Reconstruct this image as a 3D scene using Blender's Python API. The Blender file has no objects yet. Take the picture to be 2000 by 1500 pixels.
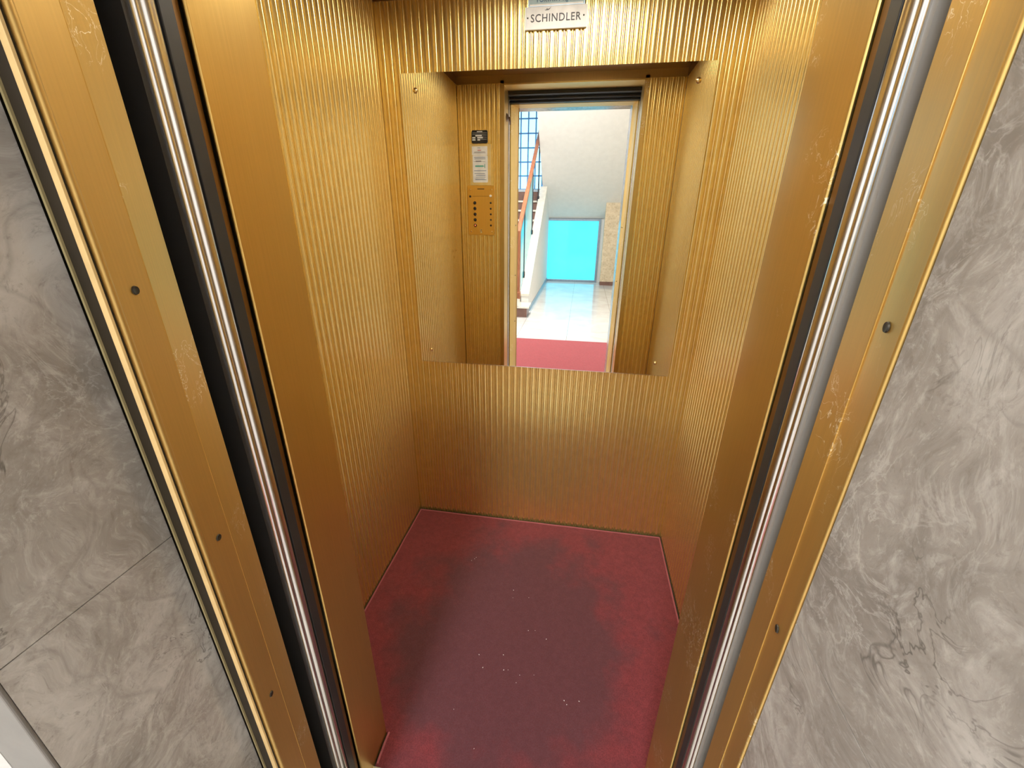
import bpy, bmesh, math, random
from mathutils import Vector, Matrix
random.seed(7)
scene = bpy.context.scene
col = scene.collection
PI = math.pi

# ------------------------------------------------------------------ materials
class NT:
    def __init__(s, name):
        s.m = bpy.data.materials.new(name); s.m.use_nodes = True
        s.t = s.m.node_tree; s.n = s.t.nodes; s.l = s.t.links
        s.b = s.n['Principled BSDF']
    def node(s, typ, **kw):
        n = s.n.new(typ)
        for k, v in kw.items():
            if k == 'ins':
                for a, b in v.items(): n.inputs[a].default_value = b
            else: setattr(n, k, v)
        return n
    def link(s, a, b): s.l.new(a, b)
    def obj(s, scale=(1, 1, 1)):
        tc = s.node('ShaderNodeTexCoord'); mp = s.node('ShaderNodeMapping')
        mp.inputs['Scale'].default_value = scale
        s.link(tc.outputs['Object'], mp.inputs['Vector']); return mp.outputs['Vector']
    def noise(s, vec, scale, detail=4, rough=.55, dist=0):
        n = s.node('ShaderNodeTexNoise', ins={'Scale': scale, 'Detail': detail, 'Roughness': rough, 'Distortion': dist})
        if vec is not None: s.link(vec, n.inputs['Vector'])
        return n
    def ramp(s, fac, stops, interp='LINEAR'):
        r = s.node('ShaderNodeValToRGB'); r.color_ramp.interpolation = interp
        e = r.color_ramp.elements
        while len(e) < len(stops): e.new(.5)
        for k, (p, c) in enumerate(stops):
            e[k].position = p; e[k].color = (c, c, c, 1) if isinstance(c, (int, float)) else tuple(c) + (1,)
        s.link(fac, r.inputs['Fac']); return r.outputs['Color']
    def mix(s, fac, a, b, mode='MIX'):
        m = s.node('ShaderNodeMix', data_type='RGBA', blend_type=mode)
        for i, v in ((0, fac), (6, a), (7, b)):
            if hasattr(v, 'links'): s.link(v, m.inputs[i])
            elif i == 0: m.inputs[0].default_value = v
            else: m.inputs[i].default_value = tuple(v) + (1,)
        return m.outputs[2]
    def math(s, op, a, b=None):
        m = s.node('ShaderNodeMath', operation=op)
        for i, v in ((0, a), (1, b)):
            if v is None: continue
            if hasattr(v, 'links'): s.link(v, m.inputs[i])
            else: m.inputs[i].default_value = v
        return m.outputs[0]
    def bump(s, h, strength, dist=.002):
        b = s.node('ShaderNodeBump', ins={'Strength': strength, 'Distance': dist})
        s.link(h, b.inputs['Height']); s.link(b.outputs['Normal'], s.b.inputs['Normal'])
    def set(s, **kw):
        for k, v in kw.items():
            k = k.replace('_', ' ')
            if hasattr(v, 'links'): s.link(v, s.b.inputs[k])
            else: s.b.inputs[k].default_value = (tuple(v) + (1,)) if isinstance(v, (tuple, list)) and len(v) == 3 else v
        return s

def plain(name, c, rough=.5, metal=0, var=.06, nscale=30, **kw):
    t = NT(name); v = t.obj()
    n = t.noise(v, nscale)
    d = tuple(x * (1 - var * 2) for x in c); h = tuple(min(1, x * (1 + var)) for x in c)
    t.set(Base_Color=t.ramp(n.outputs['Fac'], [(.3, d), (.7, h)]), Roughness=rough, Metallic=metal, **kw)
    return t.m

def gold(name, c, rough, scratch=0.0, brushed=True, metal=1.0):
    t = NT(name)
    v = t.obj((70, 70, 1.2) if brushed else (6, 6, 6))
    n = t.noise(v, 6, 5)
    colr = t.ramp(n.outputs['Fac'], [(.25, tuple(x * .93 for x in c)), (.75, tuple(min(1, x * 1.04) for x in c))])
    r = t.math('ADD', t.math('MULTIPLY', n.outputs['Fac'], .10 if brushed else .02), rough - (.05 if brushed else .01))
    if scratch:
        # worn nicks: short pale strokes, only where the sparse patches are
        vs = t.obj((1, 1, 1))
        ns = t.noise(vs, 34, 3, .6, 1.2)
        st = t.math('COMPARE', ns.outputs['Fac'], .5)
        st.node.inputs[2].default_value = .007
        pt = t.noise(vs, 7, 2)
        pm = t.ramp(pt.outputs['Fac'], [(.535, 0), (.58, 1)])
        f = t.math('MULTIPLY', t.math('MULTIPLY', st, pm), scratch)
        colr = t.mix(f, colr, (.95, .85, .62))
        r = t.math('ADD', r, t.math('MULTIPLY', f, .2))
    t.set(Base_Color=colr, Metallic=metal, Roughness=r)
    return t.m

GOLD = (.86, .545, .135)
M_rib = gold('gold_anodised_ribbed', (.90, .71, .295), .265, 0, False, .87)
M_jamb = gold('gold_anodised_smooth', (.66, .455, .15), .36, .0, True, .93)
M_jambw = gold('gold_anodised_worn', (.66, .455, .15), .36, .8, True, .93)
M_frame = gold('gold_painted_frame', (.66, .45, .155), .42, .0, True, .85)
M_framew = gold('gold_worn_frame', (.70, .48, .16), .40, .9, True, .85)
M_edge = plain('pale_cream_edge', (.66, .47, .21), .4)
M_lip = plain('olive_gold_lip', (.36, .30, .15), .45)
M_groove = plain('dark_olive_groove', (.022, .015, .006), .6)
M_brown = gold('dark_bronze_ceiling', (.30, .19, .10), .38)
M_transom = gold('bronze_transom', (.50, .36, .16), .30)

def steel(name, c, rough, streak=True, metal=1.0):
    t = NT(name); v = t.obj((40, 40, 2))
    n = t.noise(v, 5, 5)
    g = t.noise(t.obj((1, 1, 1)), 22, 5, .7)
    sm = t.ramp(g.outputs['Fac'], [(.55, 0), (.78, 1)])
    base = t.ramp(n.outputs['Fac'], [(.3, tuple(x * .9 for x in c)), (.7, c)])
    t.set(Base_Color=t.mix(t.math('MULTIPLY', sm, .35), base, tuple(x * .8 for x in c)), Metallic=metal,
          Roughness=t.math('ADD', t.math('MULTIPLY', g.outputs['Fac'], .16), rough - .08))
    return t.m
M_chrome = steel('brushed_stainless', (.72, .70, .68), .22)
M_steel = steel('dark_steel_door', (.40, .40, .39), .42, True, .3)
M_rubber_shade = plain('black_rubber_and_shade', (.022, .022, .023), .45)  # rubber seals, and the reflected dark painted on the left leaf's face
M_black = plain('black_enamel', (.012, .014, .02), .35)
M_dark = plain('shaft_dark', (.02, .018, .016), .8)
M_hole = plain('dark_screw', (.05, .045, .035), .45, .6)

def marble(name, base, lite, dark):
    t = NT(name); v = t.obj()
    w = t.noise(v, 3.2, 3, .5)
    add = t.node('ShaderNodeVectorMath', operation='MULTIPLY_ADD')
    t.link(w.outputs['Color'], add.inputs[0]); add.inputs[1].default_value = (.30, .30, .30); t.link(v, add.inputs[2])
    vv = add.outputs['Vector']
    big = t.noise(vv, 6.0, 8, .6, .3)
    c = t.ramp(big.outputs['Fac'], [(.30, dark), (.5, base), (.72, lite)])
    mo = t.noise(vv, 38, 10, .72, .9)
    c = t.mix(t.ramp(mo.outputs['Fac'], [(.50, 0), (.70, .65)]), c, lite)
    c = t.mix(t.ramp(mo.outputs['Fac'], [(.30, .55), (.47, 0)]), c, dark)
    fl_ = t.noise(vv, 95, 8, .75, .6)
    c = t.mix(t.ramp(fl_.outputs['Fac'], [(.55, 0), (.66, .5)]), c, lite)
    c = t.mix(t.ramp(fl_.outputs['Fac'], [(.34, .5), (.44, 0)]), c, dark)
    # curly pale veins and thin dark fissures
    n1 = t.noise(vv, 15, 6, .62, 1.4)
    d1 = t.math('ABSOLUTE', t.math('SUBTRACT', n1.outputs['Fac'], .5))
    v1 = t.ramp(d1, [(.0, 1), (.022, 0)])
    m1 = t.ramp(t.noise(v, 5, 2).outputs['Fac'], [(.42, 0), (.62, 1)])
    c = t.mix(t.math('MULTIPLY', t.math('MULTIPLY', v1, m1), .55), c, lite)
    n2 = t.noise(vv, 8, 4, .6, 2.2)
    d2 = t.math('ABSOLUTE', t.math('SUBTRACT', n2.outputs['Fac'], .47))
    v2 = t.ramp(d2, [(.0, 1), (.014, 0)])
    m2 = t.ramp(t.noise(v, 9, 2).outputs['Fac'], [(.50, 0), (.68, 1)])
    c = t.mix(t.math('MULTIPLY', t.math('MULTIPLY', v2, m2), .75), c, tuple(x * .38 for x in dark))
    vo = t.node('ShaderNodeTexVoronoi', feature='DISTANCE_TO_EDGE', ins={'Scale': 9})
    t.link(vv, vo.inputs['Vector'])
    c = t.mix(t.math('MULTIPLY', t.ramp(vo.outputs['Distance'], [(0, 1), (.03, 0)]), .30), c, dark)
    t.set(Base_Color=c, Roughness=.22)
    t.bump(n1.outputs['Fac'], .10, .002)
    return t.m
M_marble = marble('grey_beige_marble', (.355, .333, .308), (.57, .555, .53), (.215, .197, .18))

def carpet(name, red, worn, stain=True):
    t = NT(name); v = t.obj()
    fine = t.noise(v, 300, 5, .75)
    mid = t.noise(v, 60, 5, .7)
    base = t.mix(t.ramp(mid.outputs['Fac'], [(.3, 0), (.7, 1)]), tuple(x * .78 for x in red), tuple(min(1, x * 1.18) for x in red))
    if stain:
        # trodden-in grey dirt in the middle of the carpet, ragged outline
        tc = t.node('ShaderNodeTexCoord'); sub = t.node('ShaderNodeVectorMath', operation='SUBTRACT')
        t.link(tc.outputs['Object'], sub.inputs[0]); sub.inputs[1].default_value = (.56, -.58, 0)
        mul = t.node('ShaderNodeVectorMath', operation='MULTIPLY'); t.link(sub.outputs[0], mul.inputs[0]); mul.inputs[1].default_value = (2.05, 1.75, 0)
        ln = t.node('ShaderNodeVectorMath', operation='LENGTH'); t.link(mul.outputs[0], ln.inputs[0])
        nb = t.noise(v, 5.5, 5, .6)
        rag = t.math('ADD', ln.outputs['Value'], t.math('MULTIPLY', t.math('SUBTRACT', nb.outputs['Fac'], .5), 1.5))
        f = t.ramp(rag, [(.62, 1), (1.02, 0)])
        base = t.mix(t.math('MULTIPLY', f, .86), base, t.mix(t.ramp(mid.outputs['Fac'], [(.35, 0), (.65, 1)]), tuple(x * .8 for x in worn), worn))
    base = t.mix(t.math('MULTIPLY', t.ramp(fine.outputs['Fac'], [(.40, 1), (.58, 0)]), .6), base, tuple(x * .45 for x in red))
    t.set(Base_Color=base, Roughness=.95, Specular_IOR_Level=.1)
    t.set(Sheen_Weight=.25, Sheen_Roughness=.5)
    t.bump(fine.outputs['Fac'], .6, .003)
    return t.m
M_carpet = carpet('red_carpet', (.22, .040, .052), (.105, .046, .062))
M_lit_edge = plain('carpet_lit_edge', (.36, .10, .12), .8)  # pale colour stands in for light caught by the carpet's turned-up edge
M_mat = carpet('red_mat', (.40, .060, .072), (.3, .1, .1), False)

def mirror_mat():
    t = NT('mirror_silver'); n = t.noise(t.obj(), 2)
    t.set(Base_Color=t.ramp(n.outputs['Fac'], [(.3, (.91, .925, .92)), (.7, (.93, .94, .935))]), Metallic=1.0, Roughness=.003)
    return t.m
M_mirror = mirror_mat()
M_glassedge = plain('mirror_edge', (.42, .40, .34), .25, .6)
M_white = plain('white_plastic', (.86, .86, .84), .35)
M_signwhite = plain('sign_white', (.82, .82, .82), .4)
M_signink = plain('sign_grey_ink', (.13, .13, .15), .5)
M_paper = plain('white_paper', (.88, .89, .92), .4)
M_ink = plain('grey_ink', (.30, .30, .34), .5)
M_blueink = plain('blue_ink', (.05, .14, .30), .5)
M_green = plain('green_ink', (.12, .42, .36), .5)
M_redink = plain('red_ink', (.6, .08, .06), .5)
M_bluepaper = plain('pale_blue_card', (.40, .55, .60), .4)
M_cream = plain('cream_card', (.80, .62, .28), .4, .5)
M_brass = gold('brass_cap', (.80, .62, .30), .22, 0, False)
M_panelgold = gold('panel_gold', (.83, .52, .13), .42)
M_btn = plain('button_black', (.02, .016, .014), .25)
M_pin = plain('steel_dark_hook', (.20, .13, .10), .3, .9)

def emit(name, c, s, rough=.1):
    t = NT(name); n = t.noise(t.obj(), 3)
    t.set(Base_Color=tuple(x * .5 for x in c), Roughness=rough,
          Emission_Color=t.ramp(n.outputs['Fac'], [(.3, tuple(x * .92 for x in c)), (.7, c)]), Emission_Strength=s)
    return t.m
M_lamp = emit('lamp_diffuser_warm', (1.0, .94, .80), 13.5)
M_fill = emit('fill_diffuser_cool', (1.0, .97, .93), 102)  # glow of the added lobby fill lights
M_redlit = emit('button_red_light', (1.0, .16, .05), 1.2)
M_sky1 = emit('glass_daylit_cyan', (.07, .66, .90), 1.0, .06)

def window_mat():
    # pebbled glass lit by daylight, paler high up
    t = NT('glass_daylit_window'); v = t.obj()
    sep = t.node('ShaderNodeSeparateXYZ'); t.link(v, sep.inputs[0])
    n = t.noise(v, 3, 3)
    z = t.math('ADD', sep.outputs['Z'], t.math('MULTIPLY', n.outputs['Fac'], .5))
    c = t.ramp(t.math('MULTIPLY', z, .25), [(.46, (.20, .58, .95)), (.66, (.85, .97, 1.0))])
    t.set(Base_Color=(.2, .3, .35), Roughness=.1, Emission_Color=c, Emission_Strength=2.6)
    return t.m
M_win = window_mat()
M_edge_shaded = plain('marble_edge_shaded', (.17, .16, .145), .4)
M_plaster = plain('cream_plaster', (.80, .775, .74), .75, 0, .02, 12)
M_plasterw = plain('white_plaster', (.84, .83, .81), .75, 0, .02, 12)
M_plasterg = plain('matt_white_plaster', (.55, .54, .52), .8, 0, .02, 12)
M_alu = plain('blue_grey_aluminium', (.34, .42, .52), .35, .7)
M_mullion = plain('blue_painted_mullion', (.13, .28, .56), .4)
M_wood = None
def wood():
    t = NT('orange_wood'); n = t.noise(t.obj((14, 3, 3)), 4, 5)
    t.set(Base_Color=t.ramp(n.outputs['Fac'], [(.3, (.24, .08, .035)), (.7, (.40, .15, .065))]), Roughness=.35); return t.m
M_wood = wood()
M_tread = plain('cream_stone_tread', (.80, .76, .66), .35, 0, .06, 14)
M_riser = plain('brown_stone_riser', (.21, .11, .085), .35, 0, .1, 14)
def lobby_floor():
    t = NT('pale_marble_floor'); v = t.obj()
    n = t.noise(v, 3, 6, .6, .8)
    b = t.node('ShaderNodeTexBrick', ins={'Scale': 1, 'Mortar Size': .003, 'Brick Width': .6, 'Row Height': .6,
               'Color1': (1, 1, 1, 1), 'Color2': (.95, .95, .95, 1), 'Mortar': (.55, .52, .48, 1)}, offset=0)
    t.link(v, b.inputs['Vector'])
    c = t.mix(1.0, t.ramp(n.outputs['Fac'], [(.3, (.58, .56, .53)), (.6, (.70, .69, .68))]), b.outputs['Color'], 'MULTIPLY')
    t.set(Base_Color=c, Roughness=.07, Specular_IOR_Level=.9); return t.m
M_lfloor = lobby_floor()
def stone():
    t = NT('rough_travertine'); v = t.obj()
    vo = t.node('ShaderNodeTexVoronoi', ins={'Scale': 26}); t.link(v, vo.inputs['Vector'])
    n = t.noise(v, 16, 6, .65)
    c = t.ramp(n.outputs['Fac'], [(.3, (.40, .29, .17)), (.55, (.62, .48, .31)), (.75, (.80, .68, .50))])
    t.set(Base_Color=t.mix(t.ramp(vo.outputs['Distance'], [(0, 0), (.5, .4)]), c, (.82, .72, .55)), Roughness=.8)
    t.bump(n.outputs['Fac'], .8, .02); return t.m
M_stone = stone()
M_infill = plain('cyan_glass_infill', (.10, .55, .70), .12)
M_sill = steel('door_sill_metal', (.35, .34, .32), .35)

# ------------------------------------------------------------------ mesh helpers
def link(name, me, mat, parent=None, loc=None):
    o = bpy.data.objects.new(name, me); col.objects.link(o)
    for m in (mat if isinstance(mat, (list, tuple)) else [mat]): me.materials.append(m)
    if parent is not None: o.parent = parent
    if loc: o.location = loc
    return o
def tag(o, label, cat, group=None, kind=None):
    o['label'] = label; o['category'] = cat
    if group: o['group'] = group
    if kind: o['kind'] = kind
    return o
def S(o, label, cat): return tag(o, label, cat, None, 'structure')
def empty(name, loc=(0, 0, 0), rot=(0, 0, 0)):
    o = bpy.data.objects.new(name, None); o.empty_display_size = .05; col.objects.link(o)
    o.location = loc; o.rotation_euler = rot; return o
def bm_end(bm, name, mat, parent=None, smooth=None, bevel=0, seg=2, loc=None):
    me = bpy.data.meshes.new(name)
    bmesh.ops.remove_doubles(bm, verts=bm.verts, dist=1e-6)
    bmesh.ops.recalc_face_normals(bm, faces=bm.faces)
    bm.to_mesh(me); bm.free()
    o = link(name, me, mat, parent, loc)
    if bevel:
        md = o.modifiers.new('bevel', 'BEVEL'); md.width = bevel; md.segments = seg; md.limit_method = 'ANGLE'
    if smooth is not None:
        for p in me.polygons: p.use_smooth = True
        # sharp edges by angle
        bm2 = bmesh.new(); bm2.from_mesh(me)
        for e in bm2.edges:
            if len(e.link_faces) == 2 and e.calc_face_angle(0) > smooth: e.smooth = False
        bm2.to_mesh(me); bm2.free()
    return o
def add_box(bm, lo, hi):
    x0, y0, z0 = lo; x1, y1, z1 = hi
    v = [bm.verts.new(p) for p in ((x0,y0,z0),(x1,y0,z0),(x1,y1,z0),(x0,y1,z0),(x0,y0,z1),(x1,y0,z1),(x1,y1,z1),(x0,y1,z1))]
    for f in ((3,2,1,0),(4,5,6,7),(0,1,5,4),(1,2,6,5),(2,3,7,6),(3,0,4,7)): bm.faces.new([v[i] for i in f])
def box(name, lo, hi, mat, parent=None, bevel=0, seg=2):
    bm = bmesh.new(); add_box(bm, lo, hi); return bm_end(bm, name, mat, parent, None, bevel, seg)
def boxes(name, lst, mat, parent=None, bevel=0):
    bm = bmesh.new()
    for lo, hi in lst: add_box(bm, lo, hi)
    me = bpy.data.meshes.new(name); bmesh.ops.recalc_face_normals(bm, faces=bm.faces); bm.to_mesh(me); bm.free()
    o = link(name, me, mat, parent)
    if bevel:
        md = o.modifiers.new('bevel', 'BEVEL'); md.width = bevel; md.segments = 2; md.limit_method = 'ANGLE'
    return o
def prism(name, pts, z0, z1, mat, parent=None, smooth=None, bevel=0, axis='z'):
    """closed outline pts (2-D) swept from z0 to z1 along an axis: z (pts = x,y), x (pts = y,z), y (pts = x,z)"""
    bm = bmesh.new()
    def P(p, t): return {'z': (p[0], p[1], t), 'x': (t, p[0], p[1]), 'y': (p[0], t, p[1])}[axis]
    a = [bm.verts.new(P(p, z0)) for p in pts]; b = [bm.verts.new(P(p, z1)) for p in pts]
    n = len(pts)
    for i in range(n): bm.faces.new((a[i], a[(i+1) % n], b[(i+1) % n], b[i]))
    bm.faces.new(a[::-1]); bm.faces.new(b)
    return bm_end(bm, name, mat, parent, smooth, bevel)
def lathe(bm, prof, mtx=Matrix(), n=24):
    """prof: (r, h) pairs round the local z axis"""
    rings = []
    for r, h in prof:
        if r < 1e-7: rings.append([bm.verts.new(mtx @ Vector((0, 0, h)))])
        else: rings.append([bm.verts.new(mtx @ Vector((r*math.cos(2*PI*k/n), r*math.sin(2*PI*k/n), h))) for k in range(n)])
    for A, B in zip(rings, rings[1:]):
        for k in range(n):
            q = []
            for v in (A[k % len(A)], A[(k+1) % len(A)], B[(k+1) % len(B)], B[k % len(B)]):
                if v not in q: q.append(v)
            if len(q) > 2: bm.faces.new(q)
def tube(bm, pts, r, n=10):
    pts = [Vector(p) for p in pts]; rings = []
    for i, p in enumerate(pts):
        d = (pts[min(i+1, len(pts)-1)] - pts[max(i-1, 0)]).normalized()
        a = d.orthogonal().normalized() if i == 0 else (rings_a - d * rings_a.dot(d)).normalized()
        rings_a = a; b = d.cross(a)
        rr = r[i] if isinstance(r, (list, tuple)) else r
        rings.append([bm.verts.new(p + rr*(math.cos(2*PI*k/n)*a + math.sin(2*PI*k/n)*b)) for k in range(n)])
    for A, B in zip(rings, rings[1:]):
        for k in range(n): bm.faces.new((A[k], A[(k+1) % n], B[(k+1) % n], B[k]))
    bm.faces.new(rings[0][::-1]); bm.faces.new(rings[-1])
def FACE(x, y, z, d):
    """matrix whose local z looks along unit direction d"""
    d = Vector(d).normalized(); q = d.to_track_quat('Z', 'Y'); return Matrix.Translation((x, y, z)) @ q.to_matrix().to_4x4()

# ------------------------------------------------------------------ measures (metres). mirror face is y = 0, x to the right, z up
W, YF, ZT = 1.165, -.9424, 2.007          # car width, inner face of the front wall, top of the ribbed sheets
JL, JR = .2577, .9654                     # door jambs of the car
YO = -1.066                               # outer end of the jamb lining
ZH = 2.000                                # head of the car opening
RY = .0035                                # crest of the back ribs (behind the mirror glass)

# ---- ribbed sheet: crest profile (s along the wall, h out of it)
PER = W / 45
RH = .0056
def rib_profile(length, phase=0.0):
    pts = []; k = math.floor(-phase / PER) - 1
    H = RH
    def put(s, h): pts.append((s, h))
    s0 = phase + k * PER
    while s0 < length + PER:
        put(s0 + .000*PER, 0); put(s0 + .025*PER, H*.72); put(s0 + .075*PER, H*.93); put(s0 + .16*PER, H)
        put(s0 + .39*PER, H); put(s0 + .455*PER, H*.93); put(s0 + .48*PER, H*.72); put(s0 + .50*PER, 0); put(s0 + .60*PER, 0)
        for j in range(1, 8):
            a = PI * j / 8; put(s0 + (.755 - .155*math.cos(a))*PER, H*.86*math.sin(a)**.8)
        put(s0 + .910*PER, 0)
        s0 += PER
    q = [p for p in pts if 0 < p[0] < length]
    return [(0, 0)] + q + [(length, 0)]
def ribbed(name, p0, d, nrm, length, z0, z1, thick, mat, phase=0.0, parent=None):
    """ribbed sheet from floor point p0 along direction d, ribs standing out along nrm, with a body thick behind it"""
    pr = rib_profile(length, phase)
    out = [(p0[0] + d[0]*s + nrm[0]*h, p0[1] + d[1]*s + nrm[1]*h) for s, h in pr]
    out.append((p0[0] + d[0]*length - nrm[0]*thick, p0[1] + d[1]*length - nrm[1]*thick))
    out.append((p0[0] - nrm[0]*thick, p0[1] - nrm[1]*thick))
    return prism(name, out, z0, z1, mat, parent, smooth=math.radians(38))

# ================================================================== LIFT CAR
S(ribbed('wall_back', (-PER, RY+RH), (1, 0), (0, -1), W+2*PER, 0, ZT, .02, M_rib), 'back wall of the lift car, gold ribbed metal behind the mirror', 'wall')
wl = S(ribbed('wall_left', (-RH, RY+RH), (0, -1), (1, 0), abs(YF)+.012, 0, ZT, .02, M_rib, phase=.004), 'gold ribbed side wall of the lift car, on the left', 'wall')
wr = S(ribbed('wall_right', (W+RH, RY+RH), (0, -1), (-1, 0), abs(YF)+.012, 0, ZT, .02, M_rib, phase=.004), 'gold ribbed side wall of the lift car, on the right', 'wall')
# three small screw heads low on the left sheet
for y, z in ((-.756, 1.187), (-.817, 1.187), (-.770, 1.152)):
    bm = bmesh.new(); lathe(bm, [(0, .0042), (.004, .0034), (.006, .0015), (.006, -.002)], FACE(0, y, z, (1, 0, 0)), 14)
    bm_end(bm, 'screw', M_brass, wl, .6)
# front returns, ribs facing into the car
S(ribbed('wall_front', (.0, YF-RH), (1, 0), (0, 1), .2361, 0, ZT, .035, M_rib, phase=.002), 'narrow ribbed front return left of the lift door, seen only in the mirror', 'wall')
S(ribbed('wall_front', (.987, YF-RH), (1, 0), (0, 1), W-.987, 0, ZT, .035, M_rib, phase=.004), 'narrow ribbed front return right of the lift door, seen only in the mirror', 'wall')
# smooth jamb linings: face strip + reveal + rolled outer lip
def jamb(name, xj, sgn, mat, label):
    # sgn +1: left jamb (reveal looks to +x)
    w = .0217
    pts = [(xj - sgn*w, YF), (xj - sgn*.002, YF), (xj, YF-.002)]
    for k in range(0, 7):
        a = PI*k/6
        pts.append((xj - sgn*(.0028 - .0028*math.cos(a)), YO + .0028 - .0028*math.sin(a) - .0))
    pts += [(xj - sgn*.0056, YO+.018), (xj - sgn*w, YO+.018)]
    return S(prism(name, pts, 0, ZH+.02, mat, None, smooth=math.radians(30)), label, 'trim')
jl = jamb('trim_1', JL, 1, M_jamb, 'smooth gold jamb lining on the left side of the lift opening')
jr = jamb('trim_2', JR, -1, M_jambw, 'scratched smooth gold jamb lining on the right side of the lift opening')
# brown return lips just outside the linings
S(prism('trim_3', [(JL-.010, YO-.002), (JL-.0075, YO-.002), (JL-.0075, YO-.012), (JL-.12, YO-.012), (JL-.12, YO-.002)], 0, ZH+.02, M_brown), 'dark bronze return lip between left jamb lining and sliding leaf', 'trim')
S(prism('trim_4', [(JR+.010, YO-.002), (JR+.0045, YO-.002), (JR+.0045, YO-.016), (JR+.12, YO-.016), (JR+.12, YO-.002)], 0, ZH+.02, M_brown), 'dark bronze return lip between right jamb lining and sliding leaf', 'trim')
# transom above door + head lining, ceiling
S(boxes('wall_front', [((-.0, YF-.03, ZT), (W, YF, 2.12))], M_transom), 'bronze transom above the lift door inside the car', 'wall')
S(boxes('trim_5', [((JL-.02, YO, ZH), (JR+.02, YF-.0005, ZH+.0065))], M_jamb), 'gold lining of the head of the lift opening', 'trim')
bm = bmesh.new()
ce = [((0, YF, 2.043), (W, .01, 2.075))]
ceil = S(boxes('ceiling', [((-.03, YF-.03, 2.043), (.41, .03, 2.12)), ((.87, YF-.03, 2.043), (W+.03, .03, 2.12)), ((.41, YF-.03, 2.043), (.87, -.67, 2.12)), ((.41, -.25, 2.043), (.87, .03, 2.12)), ((.41, -.67, 2.105), (.87, -.25, 2.12))], M_brown), 'dark bronze ceiling of the lift car', 'ceiling')
S(boxes('trim_6', [((-.03, YF, ZT), (.001, .03, 2.0428)), ((W-.001, YF, ZT), (W+.03, .03, 2.0428)), ((.001, .004, ZT), (W-.001, .03, 2.0428))], M_brown), 'dark bronze cornice round the top of the lift walls', 'trim')
lt = empty('ceiling_light', (.64, -.46, 2.105))
tag(lt, 'square frosted light in the middle of the lift ceiling, above the view', 'light')
boxes('frame', [((-.225,-.205,-.02),(.225,-.19,-.0005)),((-.225,.19,-.02),(.225,.205,-.0005)),((-.225,-.19,-.02),(-.21,.19,-.0005)),((.21,-.19,-.02),(.225,.19,-.0005))], M_chrome, lt, .002)
box('diffuser', (-.21,-.19,-.015), (.21,.19,-.001), M_lamp, lt)

# floor platform, sill, carpet
S(box('floor', (-.03, YO-.004, -.04), (W+.03, .03, -.0005), M_dark), 'floor platform of the lift car under the red carpet', 'floor')
S(boxes('trim_7', [((JL-.02, YO-.004, -.002), (JR+.02, YO+.045, .004)), ((JL-.02, YO-.044, -.03), (JR+.02, YO-.034, .004)), ((JL-.02, YO-.09, -.03), (JR+.02, YO-.06, .004))], M_sill, None, .001), 'metal door sill with tracks at the lift threshold', 'trim')
def carpet_obj():
    x0, x1, yb = .004, W-.004, -.006
    pts = [(x0, yb), (x1, yb), (x1, YF-.002), (JR-.003, YF-.002), (JR-.003, YO+.044), (JL+.003, YO+.044), (JL+.003, YF-.002), (x0, YF-.002)]
    o = prism('carpet', pts, 0, .007, M_carpet, None, None, .003)
    tag(o, 'worn dark red carpet with a trodden grey stain covering the lift floor', 'carpet')
    bm = bmesh.new()
    r = .0034
    def wob(p, q, n=14):
        return [(p[0]+(q[0]-p[0])*k/n + random.uniform(-.0006,.0006), p[1]+(q[1]-p[1])*k/n + random.uniform(-.0006,.0006), .0068+random.uniform(-.0005,.0005)) for k in range(n+1)]
    tube(bm, wob((x0+.003, YF), (x0+.003, yb-.003)), r, 8)
    tube(bm, wob((x0+.003, yb-.003), (x1-.003, yb-.003)), r, 8)
    tube(bm, wob((x1-.003, yb-.003), (x1-.003, YF)), r, 8)
    tube(bm, wob((JL+.007, YF), (JL+.007, YO+.05), 5), r, 8)
    b = bm_end(bm, 'lit_edge', M_lit_edge, o, .8); b['label'] = 'turned up edge of the carpet, coloured paler for the light it catches'
    return o
carpet_obj()
# crumbs
crumbs = [(.34,-.287),(.35,-.276),(.355,-.267),(.541,-.406),(.605,-.43),(.544,-.441),(.62,-.566),(.644,-.562),(.686,-.588),(.548,-.667),(.558,-.716),(.572,-.714),(.612,-.724),(.657,-.716),(.604,-.749),(.489,-.72),(.757,-.776),(.802,-.77),(.431,-.855),(.515,-.941),(.765,-.786),(.467,-.68)]
def crumb_mesh(seed):
    rnd = random.Random(seed); bm = bmesh.new(); bmesh.ops.create_icosphere(bm, subdivisions=1, radius=.0021)
    for v in bm.verts: v.co = Vector((v.co.x*1.5, v.co.y, v.co.z*.8)) * rnd.uniform(.65, 1.2)
    me = bpy.data.meshes.new('crumb'); bm.to_mesh(me); bm.free(); me.materials.append(M_paper); return me
cms = [crumb_mesh(k) for k in range(4)]
for k, (x, y) in enumerate(crumbs):
    o = bpy.data.objects.new('crumb', cms[k % 4]); col.objects.link(o)
    o.location = (x, y, .0082); o.rotation_euler = (0, 0, random.uniform(0, 6)); s = random.uniform(.32, .7); o.scale = (s, s, s)
    if y > -.3: tag(o, 'tiny white crumb in the little cluster on the carpet nearest the back wall', 'crumb', 'crumbs by the back wall')
    elif y > -.6: tag(o, 'tiny white crumb scattered in the middle of the red carpet', 'crumb', 'crumbs in the middle of the carpet')
    elif y > -.76: tag(o, 'tiny white crumb in the scatter towards the door side of the carpet', 'crumb', 'crumbs on the door side of the carpet')
    else: tag(o, 'tiny white crumb lying on the carpet close to the lift threshold', 'crumb', 'crumbs by the threshold')

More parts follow.
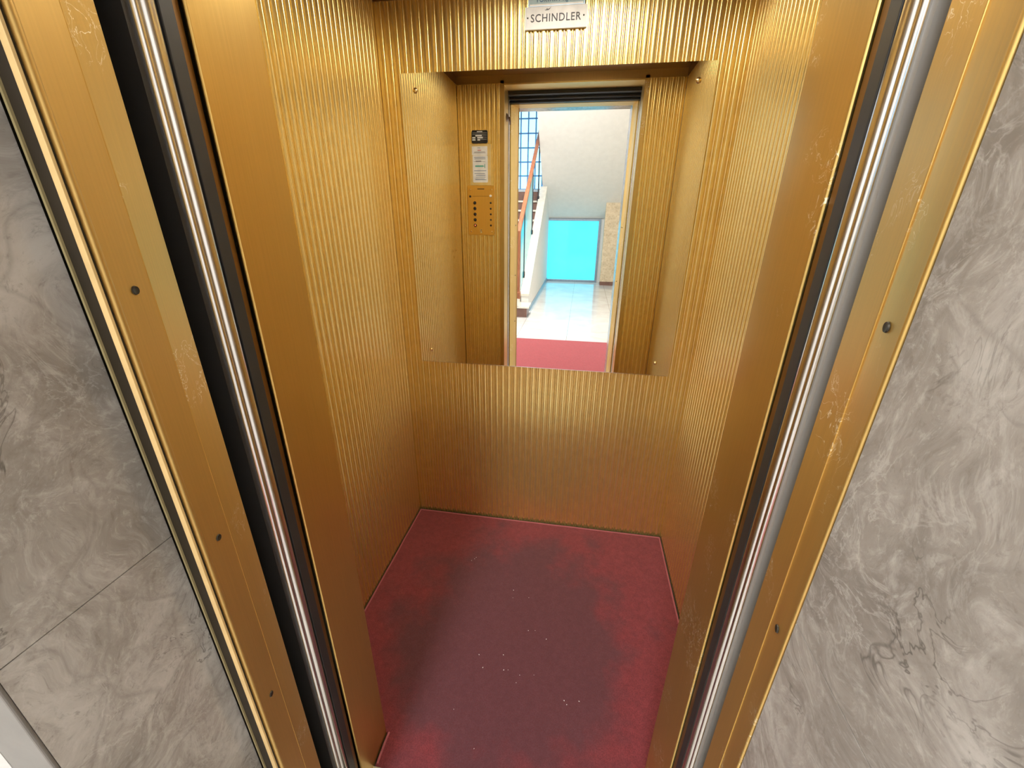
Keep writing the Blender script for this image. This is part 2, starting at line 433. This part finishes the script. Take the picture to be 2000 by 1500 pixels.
# ---- mirror
mr = box('mirror', (.0716, 0, .7996), (1.0826, .0033, 1.8137), M_mirror)
mr.data.materials.append(M_glassedge)
for p in mr.data.polygons: p.material_index = 0 if p.normal.y < -.9 else 1
tag(mr, 'large frameless mirror fixed to the ribbed back wall with four brass caps', 'mirror')
for x, z, r in ((.1233, 1.7647, .0088), (1.0311, 1.7647, .0088), (.1167, .8524, .0074), (1.0271, .8501, .0074)):
    bm = bmesh.new(); lathe(bm, [(0, .0062), (r*.35, .0058), (r*.7, .0043), (r*.93, .0022), (r, .0004), (r, -.0002)], FACE(x, 0, z, (0, -1, 0)), 28)
    bm_end(bm, 'screw_cap', M_brass, mr, .8)
# bright polished lower edge of the glass
box('edge_strip', (.0716, -.0008, .7978), (1.0826, .0033, .7996), M_chrome, mr)

# ---- lettering
def text(name, s, x0, x1, z0, z1, y, mat, parent, facing=-1, bold=0.0, squeeze=None):
    cu = bpy.data.curves.new(name, 'FONT'); cu.body = s; cu.size = .05; cu.extrude = 0; cu.offset = bold; cu.resolution_u = 3
    if squeeze: cu.space_character = squeeze
    t = bpy.data.objects.new('tmp', cu); col.objects.link(t)
    bpy.context.view_layer.update()
    dg = bpy.context.evaluated_depsgraph_get()
    me = bpy.data.meshes.new_from_object(t.evaluated_get(dg)); bpy.data.objects.remove(t)
    xs = [v.co.x for v in me.vertices]; ys = [v.co.y for v in me.vertices]
    ax, bx, ay, by = min(xs), max(xs), min(ys), max(ys)
    for v in me.vertices:
        u = (v.co.x-ax)/(bx-ax); w = (v.co.y-ay)/(by-ay)
        v.co = (x0+(x1-x0)*u, y, z0+(z1-z0)*w)
    me.materials.clear()
    o = link(name, me, mat, parent)
    md = o.modifiers.new('thick', 'SOLIDIFY'); md.thickness = .0005; md.offset = 0
    return o
sg = box('maker_plate', (.4940, -.0042, 1.9095), (.6824, .0033, 1.9650), M_signwhite, None, .0008)
tag(sg, 'white maker plate with grey capital lettering riveted above the mirror', 'sign')
text('lettering', 'SCHINDLER', .5115, .6640, 1.9275, 1.9470, -.0046, M_signink, sg, bold=.0004, squeeze=1.12)
for x, z in ((.5020, 1.9385), (.6722, 1.9385)):
    bm = bmesh.new(); lathe(bm, [(0, .0016), (.0016, .0013), (.0023, .0004), (.0023, 0)], FACE(x, -.0042, z, (0, -1, 0)), 12)
    bm_end(bm, 'rivet', M_hole, sg, .8)
# little winged crest over the lettering
prism('crest', [(.5535,1.9585),(.5545,1.9565),(.5575,1.9565),(.5595,1.9585),(.5610,1.9605),(.5622,1.9585),(.5645,1.9578),(.5690,1.9600),(.5728,1.9632),(.5700,1.9590),(.5665,1.9560),(.5640,1.9552),(.5560,1.9550),(.5540,1.9562)], -.0047, -.0042, M_signink, sg, axis='y')
s2 = box('capacity_plate', (.5060, -.0046, 1.9665), (.6716, .0033, 2.0040), M_bluepaper, None, .0006)
tag(s2, 'pale blue capacity notice just above the maker plate, cut by the picture top', 'sign')
boxes('frame', [((.5032, -.0050, 1.9650), (.6740, .0033, 1.9665)), ((.5032, -.0050, 1.9665), (.5060, .0033, 2.0052)), ((.6716, -.0050, 1.9665), (.6734, .0033, 2.0052)), ((.5060, -.0050, 2.0040), (.6716, .0033, 2.0052))], M_alu, s2)
text('lettering', 'PORTATA  Kg 325', .5300, .6500, 1.9712, 1.9870, -.0049, M_blueink, s2, bold=.0002)
box('white_field', (.508, -.0047, 1.9667), (.668, -.0045, 1.9708), M_white, s2)

# ---- operating panel and notices on the left front return (read through the mirror)
YP = YF
pn = box('control_panel', (.0446, YP-.001, 1.264), (.2015, YP+.004, 1.528), M_panelgold, None, .0012)
tag(pn, 'gold push button panel below the notices left of the lift door, seen in the mirror', 'control panel')
def knob(name, x, z, r, h, mat, parent, y=YP+.004, rim=None):
    bm = bmesh.new()
    prof = [(0, h), (r*.75, h), (r*.92, h*.7), (r, 0), (r, -.0005)]
    lathe(bm, prof, FACE(x, y, z, (0, 1, 0)), 20); o = bm_end(bm, name, mat, parent, .7)
    if rim:
        bm = bmesh.new(); lathe(bm, [(r*1.02, .0001), (r*1.1, .0016), (r*1.28, .0014), (r*1.34, -.0004)], FACE(x, y, z, (0, 1, 0)), 20)
        bm_end(bm, 'collar', rim, o, .7)
    return o
for k in range(5):
    z = 1.438 - k*.03012
    b = knob('push_button', .0866, z, .0086, .003, M_btn if k < 4 else M_btn, pn, rim=M_panelgold)
    if k == 4:
        bm = bmesh.new(); lathe(bm, [(0, .0006), (.0036, .0004), (.0038, 0)], FACE(.0866, YP+.0069, z, (0, 1, 0)), 16)
        bm_end(bm, 'light', M_redlit, b, .7); b['label'] = 'lowest push button, lit red'
    i = knob('indicator', .1797, z, .0056, .002, M_btn, pn)
knob('key_switch', .0603, 1.472, .0062, .003, M_hole, pn)
w = knob('alarm_button', .1790, 1.4746, .0070, .005, M_white, pn); w['label'] = 'single white button'
for x, z in ((.061, 1.507), (.185, 1.507), (.061, 1.283), (.185, 1.283)):
    bm = bmesh.new(); lathe(bm, [(0, .0012), (.0028, .001), (.0038, 0)], FACE(x, YP+.004, z, (0, 1, 0)), 12); bm_end(bm, 'screw', M_brass, pn, .8)
boxes('engraving', [((.074, YP+.004, 1.4725), (.169, YP+.0043, 1.4737)), ((.103, YP+.004, 1.5085), (.143, YP+.0043, 1.5125))], M_hole, pn)
prism('emblem', [(.112,1.276),(.119,1.281),(.113,1.287),(.117,1.295),(.129,1.296),(.122,1.289),(.128,1.283),(.123,1.275)], YP+.004, YP+.0044, M_chrome, pn, axis='y')
nt = box('notice_card', (.0650, YP-.001, 1.5300), (.1848, YP+.0015, 1.7335), M_cream, None, .0004)
tag(nt, 'pale gold card with a white printed notice above the button panel, seen in the mirror', 'notice')
box('upper_sheet', (.0765, YP+.0014, 1.6800), (.1640, YP+.0019, 1.7230), M_paper, nt)
def rrect(x0, z0, x1, z1, r):
    o = []
    for cx, cz, a0 in ((x1-r, z1-r, 0), (x0+r, z1-r, 90), (x0+r, z0+r, 180), (x1-r, z0+r, 270)):
        for k in range(5):
            a = math.radians(a0 + 22.5*k); o.append((cx+r*math.cos(a), cz+r*math.sin(a)))
    return o
prism('sticker', rrect(.0790, 1.5440, .1650, 1.6790, .006), YP+.0014, YP+.0021, M_paper, nt, axis='y')
rl = random.Random(3)
ln = []
for z in (1.668, 1.661, 1.625, 1.602, 1.588, 1.579, 1.570, 1.561, 1.5565):
    a = rl.uniform(.086, .096); ln.append(((a, YP+.0020, z), (rl.uniform(.145, .158), YP+.0024, z+.0022)))
for a in ln: box('text_line', a[0], a[1], M_blueink, nt)
for a in (((.096, YP+.0020, 1.647), (.128, YP+.0024, 1.653)), ((.085, YP+.0020, 1.648), (.150, YP+.0024, 1.6495)), ((.090, YP+.0018, 1.694), (.150, YP+.0023, 1.6965)), ((.086, YP+.0018, 1.690), (.154, YP+.0023, 1.692)), ((.108, YP+.0018, 1.714), (.124, YP+.0023, 1.7165))): box('text_line', a[0], a[1], M_ink, nt)
box('lettering', (.094, YP+.0020, 1.622), (.140, YP+.0025, 1.630), M_green, nt)
box('symbol', (.146, YP+.0020, 1.616), (.150, YP+.0025, 1.636), M_green, nt)
box('lettering', (.108, YP+.0018, 1.702), (.128, YP+.0023, 1.705), M_redink, nt)
def chamf(x0, z0, x1, z1, c): return [(x0+c,z0),(x1-c,z0),(x1,z0+c),(x1,z1-c),(x1-c,z1),(x0+c,z1),(x0,z1-c),(x0,z0+c)]
bp = prism('rating_plate', chamf(.0770, 1.7365, .1662, 1.7992, .006), YP-.001, YP+.0018, M_black, None, axis='y')
tag(bp, 'small black rating plate with white lines above the notice card, seen in the mirror', 'plate')
boxes('lettering', [((.081, YP+.0017, 1.7865), (.162, YP+.0022, 1.7872)), ((.081, YP+.0017, 1.7790), (.162, YP+.0022, 1.7797)), ((.135, YP+.0017, 1.7715), (.162, YP+.0022, 1.7722)), ((.142, YP+.0017, 1.7625), (.162, YP+.0022, 1.7632)), ((.125, YP+.0017, 1.7545), (.162, YP+.0022, 1.7552)),
   ((.098, YP+.0017, 1.7700), (.134, YP+.0022, 1.7765)), ((.080, YP+.0017, 1.7605), (.098, YP+.0022, 1.7670)), ((.108, YP+.0017, 1.7605), (.140, YP+.0022, 1.7670)), ((.080, YP+.0017, 1.7505), (.098, YP+.0022, 1.7570)), ((.109, YP+.0017, 1.7505), (.124, YP+.0022, 1.7570)), ((.107, YP+.0017, 1.7905), (.137, YP+.0022, 1.7945))], M_paper, bp)
# small lever latch on the left lining
hk = empty('latch_lever', (JL, -1.022, 1.866)); tag(hk, 'small dark metal lever latch high on the left jamb, seen in the mirror', 'latch')
bm = bmesh.new(); lathe(bm, [(0, .009), (.007, .008), (.016, .005), (.021, .0), (.021, -.002)], FACE(0, 0, .004, (1, 0, 0)), 20); bm_end(bm, 'rose', M_pin, hk, .7)
bm = bmesh.new(); tube(bm, [(.006, 0, .006), (.013, -.004, .002), (.015, -.018, -.010), (.013, -.034, -.024)], [.005, .006, .005, .004], 10); bm_end(bm, 'lever', M_pin, hk, .9)

# ================================================================== LANDING DOOR
def leaf(name, xn, sgn, label, face, cat):
    """sliding leaf; xn = x of its leading nose, sgn +1 for the left leaf (nose looks to +x)"""
    e = empty(name, (xn - sgn*.25, -1.115, .006)); S(e, label, cat)
    ox, oy = e.location.x, e.location.y
    def L(p): return [(a-ox, b-oy) for a, b in p]
    z1 = 2.06
    prism('panel', L([(xn - sgn*.008, -1.0990), (xn - sgn*.008, -1.1380), (xn - sgn*.40, -1.1380), (xn - sgn*.40, -1.0990)]), 0, z1, face, e)
    prism('edge_seal', L([(xn - sgn*.003, -1.0800), (xn - sgn*.003, -1.0992), (xn - sgn*.06, -1.0992), (xn - sgn*.06, -1.0800)]), 0, z1, M_rubber_shade, e, None, .001)
    # stainless nose: one broad round and a slim bead beside it
    pts = [(xn - sgn*.012, -1.1005)]
    for k in range(9):
        a = -PI/2 + PI*k/8
        pts.append((xn - sgn*.008 + sgn*.008*math.cos(a), -1.1110 - .0098*math.sin(a)*1.0))
    pts.sort(key=lambda p: -p[1]) if False else None
    pts = [(xn - sgn*.0125, -1.1008)] + [(xn - sgn*.0085 + sgn*.0085*math.cos(-PI/2+PI*k/10), -1.1108 - .0100*math.sin(-PI/2+PI*k/10)) for k in range(11)] + [(xn - sgn*.0125, -1.1208)]
    prism('nose_strip', L(pts), 0, z1, M_chrome, e, smooth=math.radians(40))
    c = (xn - sgn*.0075, -1.1262)
    pts = [(c[0] + sgn*.006*math.cos(a), c[1] + .0048*math.sin(a)) for a in [2*PI*k/14 for k in range(14)]]
    prism('nose_bead', L(pts), 0, z1, M_chrome, e, smooth=math.radians(60))
    return e
leaf('door_3', .2572, 1, 'landing door leaf, face coloured black for the dark it reflects, with stainless nose on the left side of the landing opening', M_rubber_shade, 'door leaf')  # left leaf's dark reflection is put into a black face colour
leaf('door_1', .9656, -1, 'worn grey steel sliding landing door with stainless nose, open on the right side', M_steel, 'door')
# black header over the leaves, with two track lines
S(boxes('trim_8', [((JL-.45, -1.172, 1.9610), (JR+.45, -1.150, 2.12)), ((JL-.45, -1.150, 1.9720), (JR+.45, -1.118, 2.12)), ((JL-.45, -1.118, 1.984), (JR+.45, -1.070, 2.12))], M_black, None, .001), 'black door header with tracks above the landing opening, seen in the mirror', 'trim')

# landing frame (outline read from the picture): strip, flat, bead, then side groove lips on the left
def bead(cx, cy, r, a0, a1, n=8): return [(cx + r*math.cos(math.radians(a0+(a1-a0)*k/n)), cy + r*math.sin(math.radians(a0+(a1-a0)*k/n))) for k in range(n+1)]
fl = empty('door_frame', (.27, -1.22, .004)); S(fl, 'gold landing door frame on the left, beside the grooved marble edge', 'door frame')
fr = empty('door_frame', (.95, -1.22, .004)); S(fr, 'scratched gold landing door frame on the right, meeting the marble directly', 'door frame')
ZF = 2.16
def rel(e, p): return [(a - e.location.x, b - e.location.y) for a, b in p]
# left
P1, P2, P3 = (.2559, -1.1723), (.2749, -1.2195), (.2849, -1.2620)
prism('inner_strip', rel(fl, [P1, (P2[0], P2[1]+.0), (P2[0]-.03, P2[1]), (P1[0]-.03, P1[1])]), 0, ZF, M_edge if False else M_framew, fl, None, .0008)
prism('face', rel(fl, [(P2[0]-.0006, P2[1]), P3] + bead(.2830, -1.2660, .0043, 35, -120) + [(.262, -1.2705), (.243, -1.2195)]), 0, ZF, M_frame, fl, smooth=math.radians(28))
prism('outer_lip', rel(fl, [(.2825, -1.2757), (.2892, -1.2757), (.2892, -1.2785), (.2825, -1.2785)]), 0, ZF, M_edge, fl, None, .0004)
prism('groove', rel(fl, [(.2842, -1.2706), (.2842, -1.2756), (.2808, -1.2756), (.2808, -1.2722), (.2585, -1.2722), (.2585, -1.2706)]), 0, ZF, M_groove, fl)
prism('edge_lip', rel(fl, [(.2586, -1.2723), (.2610, -1.2723), (.2610, -1.2745), (.2586, -1.2745)]), 0, ZF, M_lip, fl)
# right
Q1, Q2, Q3 = (.9622, -1.1723), (.9549, -1.2195), (.9459, -1.2620)
prism('inner_strip', rel(fr, [Q1, Q2, (Q2[0]+.03, Q2[1]), (Q1[0]+.03, Q1[1])]), 0, ZF, M_framew, fr, None, .0008)
prism('face', rel(fr, [(Q2[0]+.0012, Q2[1]), Q3] + bead(.9463, -1.2660, .0029, 150, 300) + [(.975, -1.2690), (.975, -1.2195)]), 0, ZF, M_framew, fr, smooth=math.radians(28))
def dscrew(parent, x, y, z, d):
    bm = bmesh.new(); lathe(bm, [(0, .0006), (.0022, .0008), (.0040, .0012), (.0045, 0)], FACE(x-parent.location.x, y-parent.location.y, z-parent.location.z, d), 14)
    bm_end(bm, 'screw', M_hole, parent, .7)
nl = Vector((P3[1]-P2[1], -(P3[0]-P2[0]), 0)); nl = -nl if nl.x < 0 else nl
nr = Vector((Q3[1]-Q2[1], -(Q3[0]-Q2[0]), 0)); nr = -nr if nr.x > 0 else nr
def onl(t): return (P2[0]+(P3[0]-P2[0])*t, P2[1]+(P3[1]-P2[1])*t)
def onr(t): return (Q2[0]+(Q3[0]-Q2[0])*t, Q2[1]+(Q3[1]-Q2[1])*t)
for z in (1.312, .997, .681): dscrew(fl, *onl(.50), z, nl)
for z in (1.308, .978): dscrew(fr, *onr(.50), z, nr)
S(prism('trim_9', [(-1.1723, 1.9590), (-1.2195, 1.9590), (-1.272, 1.9600), (-1.2805, 1.964), (-1.2805, 2.08), (-1.1723, 2.08)], .2, 1.01, M_frame, axis='x'), 'gold head of the landing door frame, seen in the mirror', 'trim')

# shaft front and lobby wall round the portal
XL, XR, YW = .2540, .9440, -1.4405
S(boxes('wall_outer_left', [((.195, YW+.0042, 0), (XL, -1.2735, 1.0240)), ((.195, YW+.0042, 1.0252), (XL, -1.2735, 2.7)), ((.20, -1.42, 1.0235), (XL-.0015, -1.275, 1.0257))], M_marble), 'grey veined marble slabs of the portal on the left, one horizontal joint', 'wall')
S(boxes('wall_outer_right', [((XR, YW, 0), (1.45, -1.2715, 1.0240)), ((XR, YW, 1.0252), (1.45, -1.2715, 2.7)), ((XR+.0015, -1.43, 1.0235), (1.45, -1.28, 1.0257))], M_marble), 'grey veined marble slabs of the portal on the right, one horizontal joint', 'wall')
S(box('shade_strip', (.195, YW, 0), (XL+.0006, YW+.004, 2.7), M_edge_shaded, None, .0015), 'added strip on the outer corner of the left marble, shade put into its colour', 'trim')  # added over the marble's front edge, darkened to hold back the lobby light
S(box('wall_outer_head', (XL, YW, 1.975), (XR, -1.282, 2.7), M_marble), 'marble head of the portal above the landing door, seen in the mirror', 'wall')
S(boxes('wall_shaft', [((-.60, -1.2730, 0), (.238, -1.2215, 2.7)), ((.978, -1.2710, 0), (1.75, -1.2215, 2.7)), ((-.60, -1.25, 2.17), (1.75, -1.2215, 2.7)),
     ((-.60, -1.2215, -.04), (-.55, -.93, 2.7)), ((1.70, -1.2215, -.04), (1.75, -.93, 2.7)), ((-.60, -1.0, 2.1), (1.75, -.95, 2.7)),
     ((-.55, -.99, 0), (-.035, -.95, 2.1)), ((1.20, -.99, 0), (1.70, -.95, 2.1))], M_dark), 'dark shaft walls behind the landing door pockets', 'wall')
S(box('floor_shaft', (-.6, -1.2815, -.06), (1.75, -1.0702, -.031), M_dark), 'dark shaft bottom under the door tracks', 'floor')

# ================================================================== LOBBY behind the viewer (seen in the mirror)
YB = -7.80
S(box('floor_lobby', (-1.6, YB-.3, -.06), (2.2, -1.1702, 0), M_lfloor), 'glossy pale marble floor of the lobby, seen in the mirror', 'floor')
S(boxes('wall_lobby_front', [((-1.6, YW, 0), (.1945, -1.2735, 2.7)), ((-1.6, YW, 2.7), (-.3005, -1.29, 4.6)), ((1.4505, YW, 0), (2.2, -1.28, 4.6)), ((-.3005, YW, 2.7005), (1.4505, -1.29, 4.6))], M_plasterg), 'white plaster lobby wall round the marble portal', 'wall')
S(box('wall_lobby_left', (-1.7, YB-.3, 0), (-1.6, -1.28, 4.6), M_plasterw), 'white plaster wall of the stairwell', 'wall')
S(box('wall_lobby_right', (2.2, YB-.3, 0), (2.3, -1.28, 4.6), M_plasterw), 'white plaster side wall of the lobby', 'wall')
S(box('ceiling_lobby', (-1.6, -5.1, 3.25), (2.2, YW, 3.35), M_plasterw), 'white plaster ceiling of the lobby', 'ceiling')
S(box('ceiling_stairwell', (-1.6, YB-.3, 4.6), (2.2, -5.1, 4.7), M_plasterw), 'white plaster ceiling of the stairwell', 'ceiling')
S(boxes('wall_lobby_back', [((-1.6, YB-.1, 0), (-.075, YB, 1.60)), ((1.06, YB-.1, 0), (2.2, YB, 4.6)), ((-.075, YB-.1, 1.285), (1.06, YB, 1.60)), ((-.05, YB-.1, 1.60), (1.06, YB, 4.6)), ((-1.6, YB-.1, 1.60), (-1.25, YB, 4.6)), ((-1.25, YB-.1, 1.60), (-.05, YB, 1.84)), ((-1.25, YB-.1, 4.2), (-.05, YB, 4.6))], M_plasterw), 'white plaster back wall of the lobby and stairwell', 'wall')
# upper flight soffit + half landing
SL = .78
def soffit():
    y0, z0, y1 = YB+.02, 1.292, -5.12
    z1 = z0 + SL*(y1-y0)
    return S(prism('ceiling_flight', [(y0, z0), (y1, z1), (y1, z1+.16), (y0, z0+.25)], -.11, 1.62, M_plaster, axis='x'), 'sloping cream soffit of the upper stair flight, seen in the mirror', 'ceiling')
soffit()
S(box('floor_half_landing', (-1.59, YB, 1.60), (-.115, -6.98, 1.76), M_tread), 'stone half landing of the stair under the glazed window', 'floor')
# glazed panel under the flight
dr = empty('door_2', (.50, YB+.03, 0)); S(dr, 'low cyan glazed panel in a grey frame at the end of the lobby, seen in the mirror', 'door')
boxes('frame', [((-.565, -.03, 0), (-.525, .02, 1.285)), ((.515, -.03, 0), (.555, .02, 1.285)), ((-.525, -.03, 0), (.515, .02, .045)), ((-.525, -.03, 1.245), (.515, .02, 1.285))], M_alu, dr, .004)
box('pane', (-.525, -.02, .045), (.515, -.008, 1.245), M_sky1, dr)
# stairwell window
wn = empty('window_1', (-.65, YB, 1.84)); S(wn, 'tall daylit glass grid window over the half landing, seen in the mirror', 'window')
box('pane', (-.6, -.06, 0), (.6, -.03, 2.36), M_win, wn)
mb = []
for k in range(9): x = -.6 + k*.15; mb.append(((x-.012, -.04, 0), (x+.012, -.008, 2.36)))
for k in range(10): z = k*.252; mb.append(((-.6, -.038, z-.012), (.6, -.010, z+.012)))
boxes('mullion_grid', mb, M_mullion, wn)
# stone pier and skirting
S(box('wall_stone', (1.118, -7.62, .075), (1.62, -7.40, 1.9), M_stone), 'rough beige stone pier beside the glazed panel, seen in the mirror', 'wall')
S(box('baseboard_stone', (1.118, -7.62, 0), (1.62, -7.392, .075), M_riser), 'dark skirting under the rough stone pier', 'baseboard')
S(box('wall_stone', (1.62, -7.62, 0), (1.72, -4.4, 3.25), M_stone), 'rough beige stone side wall of the lobby, seen in the mirror', 'wall')
# stair
st = empty('staircase', (-.6, -4.2, 0)); tag(st, 'lower stair flight with stone steps and wooden handrail, seen in the mirror', 'staircase')
RUN, RISE, XA, XB = .278, .16, -.93, .46
for k in range(10):
    y = -k*RUN
    bm = bmesh.new(); wx = XB + (.16 if k == 0 else 0)
    add_box(bm, (XA, y-RUN-.01, k*RISE if k == 0 else k*RISE-.01), (wx-.03, y-.03, (k+1)*RISE-.03)); s = bm_end(bm, 'step', M_riser, st)
    box('tread', (XA, y-RUN-.03, (k+1)*RISE-.03), (wx, y, (k+1)*RISE), M_tread, s, .006)
box('landing_riser', (XA, -10*RUN-.02, 1.59), (XB, -10*RUN, 1.76), M_riser, st)
# closed side wall of the flight with sloping top
sl = RISE/RUN
prism('stringer_wall', [(-.32, 0), (-.32, .16+.10), (-10*RUN+.0, 10*RISE+.22), (-3.57, 10*RISE+.22), (-3.57, 0)], XB+.005, XB+.115, M_plasterw, st, axis='x')
prism('coping', [(-.30, .255), (-.30, .285), (-10*RUN, 10*RISE+.25), (-10*RUN, 10*RISE+.22)], XB-.005, XB+.125, M_tread, st, axis='x')
boxes('skirting', [((XB+.115, -3.57, 0), (XB+.127, -.45, .07))], M_alu, st)
xr = .455
def zr(y): return 1.14 - sl*(y+.05)*1.13
bm = bmesh.new(); add_box(bm, (xr-.03, -.085, .30), (xr+.03, -.02, 1.17)); bm_end(bm, 'newel', M_wood, st, None, .008)
bm = bmesh.new(); add_box(bm, (xr-.038, -.095, .26), (xr+.038, -.01, .36)); bm_end(bm, 'newel_collar', M_wood, st, None, .01)
bm = bmesh.new(); lathe(bm, [(0, 0), (.055, 0), (.05, .03), (.035, .07), (.04, .105), (0, .105)], Matrix.Translation((xr, -.05, .16)), 16); bm_end(bm, 'newel_base', M_tread, st, .7)
prism('handrail', [(-.03, zr(-.03)-.03), (-.03, zr(-.03)+.03), (-3.0, zr(-3.0)+.03), (-3.0, zr(-3.0)-.03)], xr-.028, xr+.028, M_wood, st, None, .008, axis='x')
prism('rail_bar', [(-.06, zr(-.06)-.075), (-.06, zr(-.06)-.045), (-3.0, zr(-3.0)-.045), (-3.0, zr(-3.0)-.075)], xr-.008, xr+.008, M_alu, st, axis='x')
for y in (-.62, -1.55, -2.45):
    zb = .28 - sl*(y+.30)*1.05
    b = box('baluster', (xr-.011, y-.011, zb), (xr+.011, y+.011, zr(y)-.06), M_black, st)
    box('foot', (xr-.02, y-.03, zb), (xr+.02, y+.03, zb+.09), M_black, b)
for a, b in ((-.12, -.59), (-.65, -1.5)):
    def zz(y, t): return (.33 - sl*(y+.30)*1.05) if t == 0 else zr(y)-.09
    prism('infill_panel', [(a, zz(a,0)), (a, zz(a,1)), (b, zz(b,1)), (b, zz(b,0))], xr-.004, xr+.004, M_infill, st, axis='x')
# mat in front of the lift
mt = box('door_mat', (-.02, -3.13, .0005), (1.26, -2.12, .010), M_mat, None, .004)
tag(mt, 'bright red door mat on the lobby floor outside the lift, seen in the mirror', 'mat')
# added fill lights on the lobby ceiling, unseen, to brighten floor and portal
for k, (y, lab) in enumerate(((-3.0, 'added round fill light on the lobby ceiling nearer the lift, unseen'), (-4.4, 'added round fill light on the lobby ceiling nearer the stair, unseen'))):
    e = empty('lobby_fill', (.15, y, 3.25)); tag(e, lab, 'light', 'added lobby fill lights')
    bm = bmesh.new(); lathe(bm, [(0, -.05), (.16, -.048), (.22, -.03), (.235, -.0005)], Matrix(), 32); bm_end(bm, 'diffuser', M_fill, e, .9)
    bm = bmesh.new(); lathe(bm, [(.236, -.0005), (.255, -.012), (.262, -.0005)], Matrix(), 32); bm_end(bm, 'rim', M_chrome, e, .9)

# ================================================================== world, camera, view
wd = bpy.data.worlds.new('world'); scene.world = wd; wd.use_nodes = True
wd.node_tree.nodes['Background'].inputs['Color'].default_value = (.75, .85, 1, 1)
wd.node_tree.nodes['Background'].inputs['Strength'].default_value = .3
cd = bpy.data.cameras.new('camera'); cam = bpy.data.objects.new('camera', cd); col.objects.link(cam)
cd.sensor_fit = 'HORIZONTAL'; cd.sensor_width = 36; cd.lens = 14.52578; cd.clip_start = .02; cd.clip_end = 60
R = Matrix(((0.986901, -0.069088, 0.145788), (0.161122, 0.3763, -0.91238), (0.008175, 0.923918, 0.382503))).to_4x4()
cam.matrix_world = Matrix.Translation((.71683, -1.59103, 1.38628)) @ R
scene.camera = cam
vs = scene.view_settings
scene.display_settings.display_device = 'sRGB'
vs.view_transform = 'Standard'; vs.look = 'None'; vs.gamma = 1; vs.exposure = .62; vs.use_curve_mapping = False
cy = scene.cycles
cy.use_denoising = True
cy.max_bounces = 14; cy.glossy_bounces = 10; cy.diffuse_bounces = 6
cy.sample_clamp_indirect = 1.5; cy.blur_glossy = 1.0
